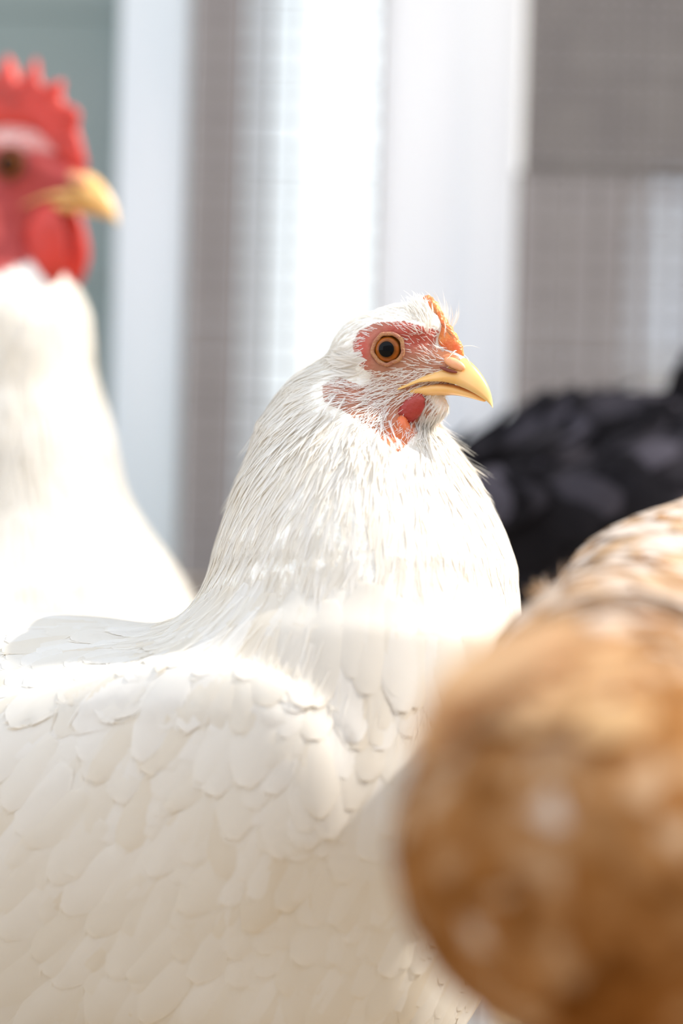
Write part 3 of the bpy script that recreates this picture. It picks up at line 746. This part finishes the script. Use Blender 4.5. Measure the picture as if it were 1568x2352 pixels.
    tuft('chin_feathers', (95, -150, 22), (22, 10, 6), 90, (-.30, -1, 0), 50, 4, 'hackle_lo', .12, .2)
    def stray(c, d, n, L, W, lift, spread=14):
        p = project(f, np.array(c, float) + rng.normal(0, spread, (n, 3)), 4)
        feather_coat('stray_feathers', root, sp, f, p, [(c, d)], lambda p: (L*(.7+.6*rng.random(len(p))), np.full(len(p), W), lift*(.5+rng.random(len(p)))), M['white_feather'], 'hackle', (.5, .5), .12)
    stray((1010, 1000, 50), (.75, .6, 0), 16, 62, 7, .35, 22); stray((1062, 1060, 50), (.75, .65, 0), 6, 66, 8, .45, 8); stray((1085, 1120, 40), (.5, .9, 0), 8, 60, 9, .2)
    stray((592, 985, 70), (-.7, .75, 0), 7, 70, 9, .22, 12); stray((548, 1110, 60), (-.4, .95, 0), 6, 80, 9, .14, 12)
    stray((840, 1040, -120), (-.1, 1, -.3), 40, 70, 6, .28, 34); stray((740, 1000, -90), (-.5, .85, -.2), 40, 80, 6, .22, 40)
    # fleshy parts
    plate('comb', root, sp, h, [(62, 40), (60, 80), (66, 108), (74, 124), (84, 126), (92, 121), (98, 112), (106, 108), (110, 96), (118, 88), (120, 76), (130, 68), (134, 56), (144, 50), (148, 38), (156, 30), (160, 16), (170, 6), (172, -14), (160, -24), (130, -5), (95, 20)], 20, M['comb_orange'], -0.0, 1.6)
    beak(root, sp, h, M['beak']); eyes(root, sp, h)
    for s in (1, -1):
        lobe('wattle', root, sp, h, (76, -134, 45*s), (32, 36, 15), 0.45, M['wattle'], .25, 18, .9)
        lobe('lower_wattle', root, sp, h, (44, -196, 58*s), (17, 46, 18), -0.10, M['wattle_orange'], -.8, 16, .8)
        lobe('earlobe', root, sp, h, (-72, -100, 66*s), (36, 33, 18), 0.35, flesh_ear, .4, 14, 1.0)
    # folded near wing and far wing
    wing(root, sp, f, (150, 1990, -205), ax, (640, 330, 105), M['white_feather'], [(-.9, 4), (-.72, 6), (-.54, 7), (-.36, 8), (-.18, 8), (0.0, 9), (.18, 9), (.36, 9)], 420, 200, 80, 56, np.array((-.62, .76, .1)))
    for dx, dz in ((-60, -120), (60, 260)):
        t = sp.w(np.array([(520+dx, 2400, dz)]))[0]; leg(root, sp, t, (t[0], t[1]), M['leg'], (1, -.4))
flesh_ear = flesh_mat('earlobe', (0.42, 0.15, 0.09), rough=.5, sss=.3, bump=.6, bscale=600, var=.3, col2=(.52, .26, .18))
sharp_hen()

# ------------------------------------------------------------------ hen 2: white hen with the big red comb
M['shaded_red'] = flesh_mat('shaded_red', (0.16, 0.022, 0.015), rough=.5, sss=.1, bump=.5, var=.2)  # red eyelid, darkened to hold the shade of the eye socket
def comb_hen():
    sp = Space(1700.0); h = Head((48, 386, 0), 1.05)
    base = sp.w(np.array([(-250, 1700, 100)]))[0]; root = hen_root((base[0], base[1], 0), 'blurred white hen with tall red comb and red wattles at the left edge')
    A = [unit((-0.98, 0.1, 0.10)), (0, 1, 0), unit((0.10, 0, 0.98))]
    hd = union([(ell((-25, -8, 0), (135, 102, 82)), 1), (ell((85, -48, 0), (92, 56, 47)), 30), (ell((10, -100, 0), (112, 80, 66)), 30)])
    ax = [unit((0.9, -0.3, -0.25)), unit((-0.3, -0.95, 0.05)), None]; ax[2] = unit(np.cross(ax[0], ax[1])); ax[2] = ax[2] if ax[2][2] < 0 else -ax[2]
    f = union([(ell((40, 1560, 60), (440, 400, 400)), 1), (ell((-480, 1620, 100), (800, 400, 400), A), 120), (cone((20, 1330, 50), (10, 1060, 40), 330, 232), 90), (cone((10, 1060, 40), (-5, 760, 30), 232, 195), 70), (cone((-5, 760, 30), (-40, 520, 20), 195, 128), 60), (h.wrap(hd), 25), (ell((-420, 1640, -190), (560, 260, 90), ax), 60)])
    def face(p):
        q = h.q(p); return (q[:, 0] > -85 + 0.0*q[:, 1]) & (q[:, 1] > -205 - .75*(q[:, 0]-0)*-1 - 60) & (q[:, 1] < 38 - 0.1*q[:, 0])
    def col(p):
        q = h.q(p); c = np.tile(WHITE, (len(p), 1)); m = face(p) & (p[:, 1] < 640); c[m] = (0.38, 0.035, 0.03); b = (q[:, 1] >= 38 - .1*q[:, 0]) & (q[:, 0] > -60) & (p[:, 1] < 420); c[b] = (.66, .28, .25)
        return c
    P, Q = body_mesh(root, sp, f, (-1500, 240, -460), (560, 2060, 760), 22.0, M['white_skin'], col, lambda c: c[:, 1] < 760, 1)
    nodes = [(h.p(np.array([(0, 110, 0)]))[0], (-1, 0, .3)), ((-80, 480, 0), (-.8, .5, .2)), ((60, 700, -150), (-.1, 1, 0)), ((200, 800, 40), (.1, 1, 0)), ((220, 1000, 0), (.2, 1, 0)), ((-150, 900, 0), (-.2, 1, 0)), ((300, 1250, -100), (.4, 1, 0)), ((0, 1300, -250), (-.1, 1, 0)), ((-400, 1350, 100), (-1, .3, .2)), ((300, 1600, -200), (0, 1, 0)), ((-600, 1650, -100), (-1, .4, .2)), ((0, 1900, 0), (-.5, .8, 0))]
    bp = scatter(P, Q, f, 44, 16000, lambda c: (c[:, 1] > 1150)*1.0)
    feather_coat('body_feathers', root, sp, f, bp, nodes, lambda p: (170 + 60*rng.random(len(p)), 50 + 16*rng.random(len(p)), np.full(len(p), .05)), M['white_feather'], 'contour_lo', (.3, .6), .1)
    hp = scatter(P, Q, f, 19, 26000, lambda c: ((c[:, 1] < 1300))*1.0); m = face(hp) & (hp[:, 1] < 640); hp = hp[~m]; qq = h.q(hp); hp = hp[~((qq[:, 0] > -30) & (np.abs(qq[:, 1]-60) < 50) & (hp[:, 1] < 420) & (rng.random(len(hp)) < .55))]
    feather_coat('neck_feathers', root, sp, f, hp, nodes, lambda p: (np.interp(p[:, 1], [300, 600, 900, 1300], [50, 90, 130, 170])*(.8+.4*rng.random(len(p))), np.interp(p[:, 1], [300, 600, 1300], [9, 12, 24]), np.full(len(p), .07)), M['white_feather'], 'hackle_lo', (.3, .6), .12)
    # comb: five points
    O = [(-150, 70), (-175, 120), (-190, 175), (-150, 165), (-130, 190), (-112, 236), (-92, 190), (-78, 182), (-60, 205), (-30, 248), (-12, 205), (2, 190), (18, 205), (42, 236), (52, 190), (66, 172), (82, 178), (108, 186), (106, 150), (116, 130), (134, 128), (150, 112), (146, 76), (158, 40), (166, 0), (158, -22), (130, -14), (90, 30), (40, 78), (-60, 90)]
    plate('comb', root, sp, h, O, 34, M['red_skin'], 0.02, 2.0)
    beak(root, sp, h, M['beak']); eyes(root, sp, h, True, lidmat='shaded_red')
    for s in (1, -1):
        lobe('wattle', root, sp, h, (88, -178, 44*s), (60, 94, 26), 0.04, M['red_skin'], .35, 20, 1.2)
        lobe('earlobe', root, sp, h, (-72, -70, 72*s), (34, 44, 16), .2, M['red_skin'], .2, 14, 1)
    wing(root, sp, f, (-420, 1640, -190), ax, (560, 260, 90), M['white_feather'], [(-.85, 4), (-.5, 6), (-.15, 7), (.2, 7), (.5, 6), (.8, 4)], 380, 190, 80, 56, np.array((-.85, .45, .1)), 30)
    w0 = sp.w(np.array([(-100, 1900, 0), (-40, 1900, 200)]))
    for t in w0: leg(root, sp, t, (t[0], t[1]), M['leg'], (1, -.3))
comb_hen()

# ------------------------------------------------------------------ hen 3: brown hen in the foreground
def brown_hen():
    sp = Space(-2100.0)
    base = sp.w(np.array([(1600, 1900, 900)]))[0]; root = hen_root((base[0], base[1], 0), 'large out-of-focus brown hen filling the lower right corner, tail towards the camera')
    h = Head((2230, 960, 2500), 1.15, (0.95, -.05, .3))
    hd = union([(ell((-25, -8, 0), (132, 100, 80)), 1), (ell((85, -48, 0), (95, 58, 47)), 30), (ell((20, -100, 0), (112, 76, 66)), 30)])
    ax = [unit((0.45, -0.25, 0.86)), unit((0.15, 0.96, 0.2)), None]; ax[2] = unit(np.cross(ax[0], ax[1])); ax[2] = ax[2] if ax[2][0] > 0 else -ax[2]
    f = union([(ell((1415, 1950, 0), (500, 455, 480)), 1), (cone((1480, 1900, 500), (1560, 1760, 1400), 470, 380), 160), (cone((1560, 1760, 1400), (1790, 1620, 2000), 380, 420), 140), (cone((1820, 1560, 2050), (2090, 1250, 2300), 380, 240), 120), (cone((2090, 1250, 2300), (2170, 1010, 2450), 240, 130), 80), (h.wrap(hd), 40),
               (ell((1600, 2150, 900), (420, 360, 800)), 160), (ell((2010, 1840, 1150), (820, 300, 90), ax), 80)])
    def col(p):
        q = h.q(p); c = np.tile(np.array((.35, .17, .07)), (len(p), 1)); m = (np.linalg.norm(q/np.array((150, 130, 120)), axis=1) < 1.2) & (q[:, 0] > -60) & (q[:, 1] < 60) & (q[:, 1] > -140); c[m] = (.5, .06, .05); return c
    P, Q = body_mesh(root, sp, f, (820, 800, -560), (2520, 2680, 2760), 30.0, M['white_skin'], col)
    nodes = [((1415, 1500, 0), (-.7, .35, -.7)), ((1000, 1800, 0), (-.3, .95, -.2)), ((1300, 1900, -420), (-.25, .9, -.2)), ((950, 2100, 0), (.1, 1, 0)), ((1400, 2300, -300), (0, 1, .2)), ((1500, 1420, 1000), (-.6, .4, -.8)), ((1700, 1250, 1900), (-.7, .5, -.6)), ((2000, 1200, 2200), (-.5, .9, -.3)), ((2170, 900, 2400), (-.6, .6, 0)), ((1900, 1900, 500), (-.2, .5, -.7)), ((1300, 1700, 800), (-.5, .4, -.7)), ((1850, 2000, 1800), (-.2, .9, -.4))]
    sp_pts = scatter(P, Q, f, 62, 16000)
    cl = rng.uniform(0, 1, 4000)
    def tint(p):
        # plumage patches and feather variation; sunlit back paler, shaded right darker, painted in
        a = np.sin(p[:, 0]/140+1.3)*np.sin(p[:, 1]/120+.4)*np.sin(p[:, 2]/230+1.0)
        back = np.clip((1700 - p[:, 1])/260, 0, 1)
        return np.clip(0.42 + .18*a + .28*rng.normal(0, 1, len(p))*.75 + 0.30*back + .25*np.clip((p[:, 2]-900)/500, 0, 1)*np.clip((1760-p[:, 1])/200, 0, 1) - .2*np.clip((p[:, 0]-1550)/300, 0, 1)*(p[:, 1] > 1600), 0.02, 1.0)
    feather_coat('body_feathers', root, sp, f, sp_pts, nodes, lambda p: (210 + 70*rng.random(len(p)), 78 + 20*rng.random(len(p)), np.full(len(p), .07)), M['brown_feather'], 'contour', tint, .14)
    hp = scatter(P, Q, f, 26, 14000, lambda c: (c[:, 0] > 1750)*(c[:, 1] < 1500)*1.0); q = h.q(hp); hp = hp[~((q[:, 0] > -40) & (q[:, 1] < 60) & (q[:, 1] > -140))]
    feather_coat('neck_feathers', root, sp, f, hp, nodes, lambda p: (np.full(len(p), 130.), np.full(len(p), 20.), np.full(len(p), .06)), M['brown_feather'], 'hackle_lo', (.3, .6), .1)
    # drooping tail: a short fan of broad feathers pointing left
    V, F = [], []
    tl = bpy.data.objects.new('tail', None)
    g = ell((1310, 1520, -90), (150, 60, 110), [unit((-.85, .45, -.3)), unit((.4, .9, 0)), unit((-.3, 0, .95))])
    tP, tQ = surf_nets(g, (1020, 1280, -370), (1520, 1760, 170), 22); me = mesh_np('tail', sp.w(tP) - np.array(root.location), tQ.ravel(), [4]*len(tQ)); set_attr(me, 'tint', np.full(len(tP), .7)); tail = link('tail', me, M['brown_feather'], root)
    for i in range(9):
        a = -1 + 2*i/8; p = np.array((1300 - 20*a, 1455 + 40*a, -170 + 90*a)); d = unit((-.82, .54 + .16*a, -.14 - .10*a))
        put_feather(tail, root, sp, p, d, unit((-.05, -.72, -.70)), 440 - 60*abs(a-.2), 78, M['lit_tan_feather'], [9, 9, 10, 9, 8, 9, 10, 9, 9][i], 'tail_feather')
    cp = project(f, np.array([(1330, 1480, -150)]) + rng.normal(0, 1, (46, 3))*np.array((70, 40, 110)), 4)
    feather_coat('tail_coverts', root, sp, f, cp, [((1330, 1480, -150), (-.8, .5, -.25))], lambda p: (np.full(len(p), 190.), np.full(len(p), 62.), np.full(len(p), .16)), M['lit_tan_feather'], 'contour', (.1, .9), .15, 26.0)
    # a stiff pale back tuft catching the sun
    tp = project(f, np.array([(1400, 1450, 1650)]) + rng.normal(0, 26, (14, 3)), 4)
    feather_coat('back_tuft', root, sp, f, tp, [((1400, 1450, 1650), (-.6, -.8, 0))], lambda p: (np.full(len(p), 80.), np.full(len(p), 9.), np.full(len(p), .8)), M['brown_feather'], 'hackle', (.9, .1), .3)
    plate('comb', root, sp, h, [(-60, 80), (-50, 150), (-20, 135), (10, 165), (40, 140), (70, 150), (100, 110), (150, 60), (166, 0), (130, -10), (60, 60)], 26, M['red_skin'], 0, 1.5)
    beak(root, sp, h, M['beak'], False); eyes(root, sp, h, False)
    for s in (1, -1): lobe('wattle', root, sp, h, (80, -150, 36*s), (40, 56, 16), .05, M['red_skin'], .3, 14, 1)
    wing(root, sp, f, (2010, 1840, 1150), ax, (820, 300, 90), M['brown_feather'], [(-.85, 4), (-.5, 6), (-.15, 7), (.2, 7), (.5, 6), (.8, 4)], 420, 220, 90, 66, np.array((-.35, .3, -.85)), 40)
    w0 = sp.w(np.array([(1480, 2380, 700), (1760, 2380, 900)]))
    for t in w0: leg(root, sp, t, (t[0], t[1]), M['leg'], (.5, 1))
brown_hen()

# ------------------------------------------------------------------ hen 4: black hen by the fence
def black_hen():
    sp = Space(1950.0)
    base = sp.w(np.array([(1250, 1500, 0)]))[0]; root = hen_root((base[0], base[1], 0), 'blurred black hen bending down behind the sharp white hen')
    h = Head((760, 1420, -120), 0.85, (-.75, .6, -.25), (-.5, -.8, 0))
    hd = union([(ell((-25, -8, 0), (132, 100, 80)), 1), (ell((85, -48, 0), (95, 58, 47)), 30), (ell((20, -100, 0), (112, 76, 66)), 30)])
    ax = [unit((-.95, -.1, -.1)), unit((.1, -.95, 0)), None]; ax[2] = unit(np.cross(ax[0], ax[1])); ax[2] = ax[2] if ax[2][2] < 0 else -ax[2]
    f = union([(ell((1130, 1370, 0), (360, 320, 290)), 1), (ell((1400, 1290, 40), (430, 345, 310), [unit((1, -.25, .1)), unit((.25, 1, 0)), (-.1, 0, 1)]), 120), (ell((1330, 1000, -40), (110, 60, 120)), 50), (ell((1210, 1120, -180), (120, 70, 110)), 50), (ell((1430, 1110, -190), (110, 80, 110)), 50), (ell((1560, 1040, -120), (120, 70, 100)), 50), (cone((1560, 1200, 60), (1760, 1110, 80), 200, 100), 120), (cone((1000, 1330, -40), (830, 1380, -100), 200, 110), 90), (h.wrap(hd), 30), (ell((1300, 1290, -240), (400, 200, 80), ax), 60)])
    def col(p):
        return np.tile(np.array((.02, .018, .02)), (len(p), 1))
    P, Q = body_mesh(root, sp, f, (520, 700, -420), (1960, 1760, 480), 26.0, M['black_skin'], col)
    nodes = [((1130, 1020, 0), (1, -.05, 0)), ((1400, 960, 0), (.9, -.5, 0)), ((1000, 1300, -200), (.7, .6, 0)), ((1300, 1300, -300), (.8, .5, 0)), ((1600, 1100, -100), (.6, -.8, 0)), ((1690, 900, 80), (.5, -.9, 0)), ((850, 1380, -100), (1, -.3, 0)), ((1700, 1400, 0), (.6, .6, .2))]
    bp = scatter(P, Q, f, 52, 9000)
    feather_coat('body_feathers', root, sp, f, bp, nodes, lambda p: (170 + 60*rng.random(len(p)), 56 + 16*rng.random(len(p)), .08 + .28*rng.random(len(p))), M['black_feather'], 'contour', (.0, 1.0), .3)
    g = ell((1640, 1130, 20), (170, 80, 70), [unit((.78, -.62, 0)), unit((.62, .78, 0)), (0, 0, 1)])
    tP, tQ = surf_nets(g, (1440, 920, -180), (1860, 1340, 220), 22); me = mesh_np('tail', sp.w(tP) - np.array(root.location), tQ.ravel(), [4]*len(tQ)); set_attr(me, 'tint', np.full(len(tP), .5)); tail = link('tail', me, M['black_feather'], root)
    for i in range(10):
        a = -1 + 2*i/9; p = np.array((1560 + 40*a, 1160 + 40*a, -60 + 50*(i % 3))); d = unit((.62 + .45*a, -.62 + .25*a, .12*(i % 3) - .1))
        put_feather(tail, root, sp, p, d, unit((.2*a, -.2, -1)), 330 + 60*(1-abs(a)), 52, M['black_feather'], i % 7, 'tail_feather')
    wing(root, sp, f, (1300, 1290, -240), ax, (400, 200, 80), M['black_feather'], [(-.85, 4), (-.5, 6), (-.15, 6), (.2, 6), (.5, 5), (.8, 4)], 300, 150, 70, 50, np.array((.9, .25, .1)), 26)
    plate('comb', root, sp, h, [(-60, 80), (-50, 140), (-20, 128), (10, 150), (40, 130), (70, 135), (100, 100), (150, 55), (166, 0), (130, -10), (60, 60)], 24, M['red_skin'], 0, 1.5)
    beak(root, sp, h, M['dark_leg'], False); eyes(root, sp, h, False)
    for s in (1, -1): lobe('wattle', root, sp, h, (80, -140, 34*s), (34, 44, 14), .05, M['red_skin'], .3, 14, 1)
    w0 = sp.w(np.array([(1220, 1600, -60), (1300, 1600, 120)]))
    for t in w0: leg(root, sp, t, (t[0], t[1]), M['dark_leg'], (-1, -.1))
M['black_skin'] = flesh_mat('black_skin', attr='col', rough=.7, sss=0, bump=.3, bscale=300, var=.1)
black_hen()
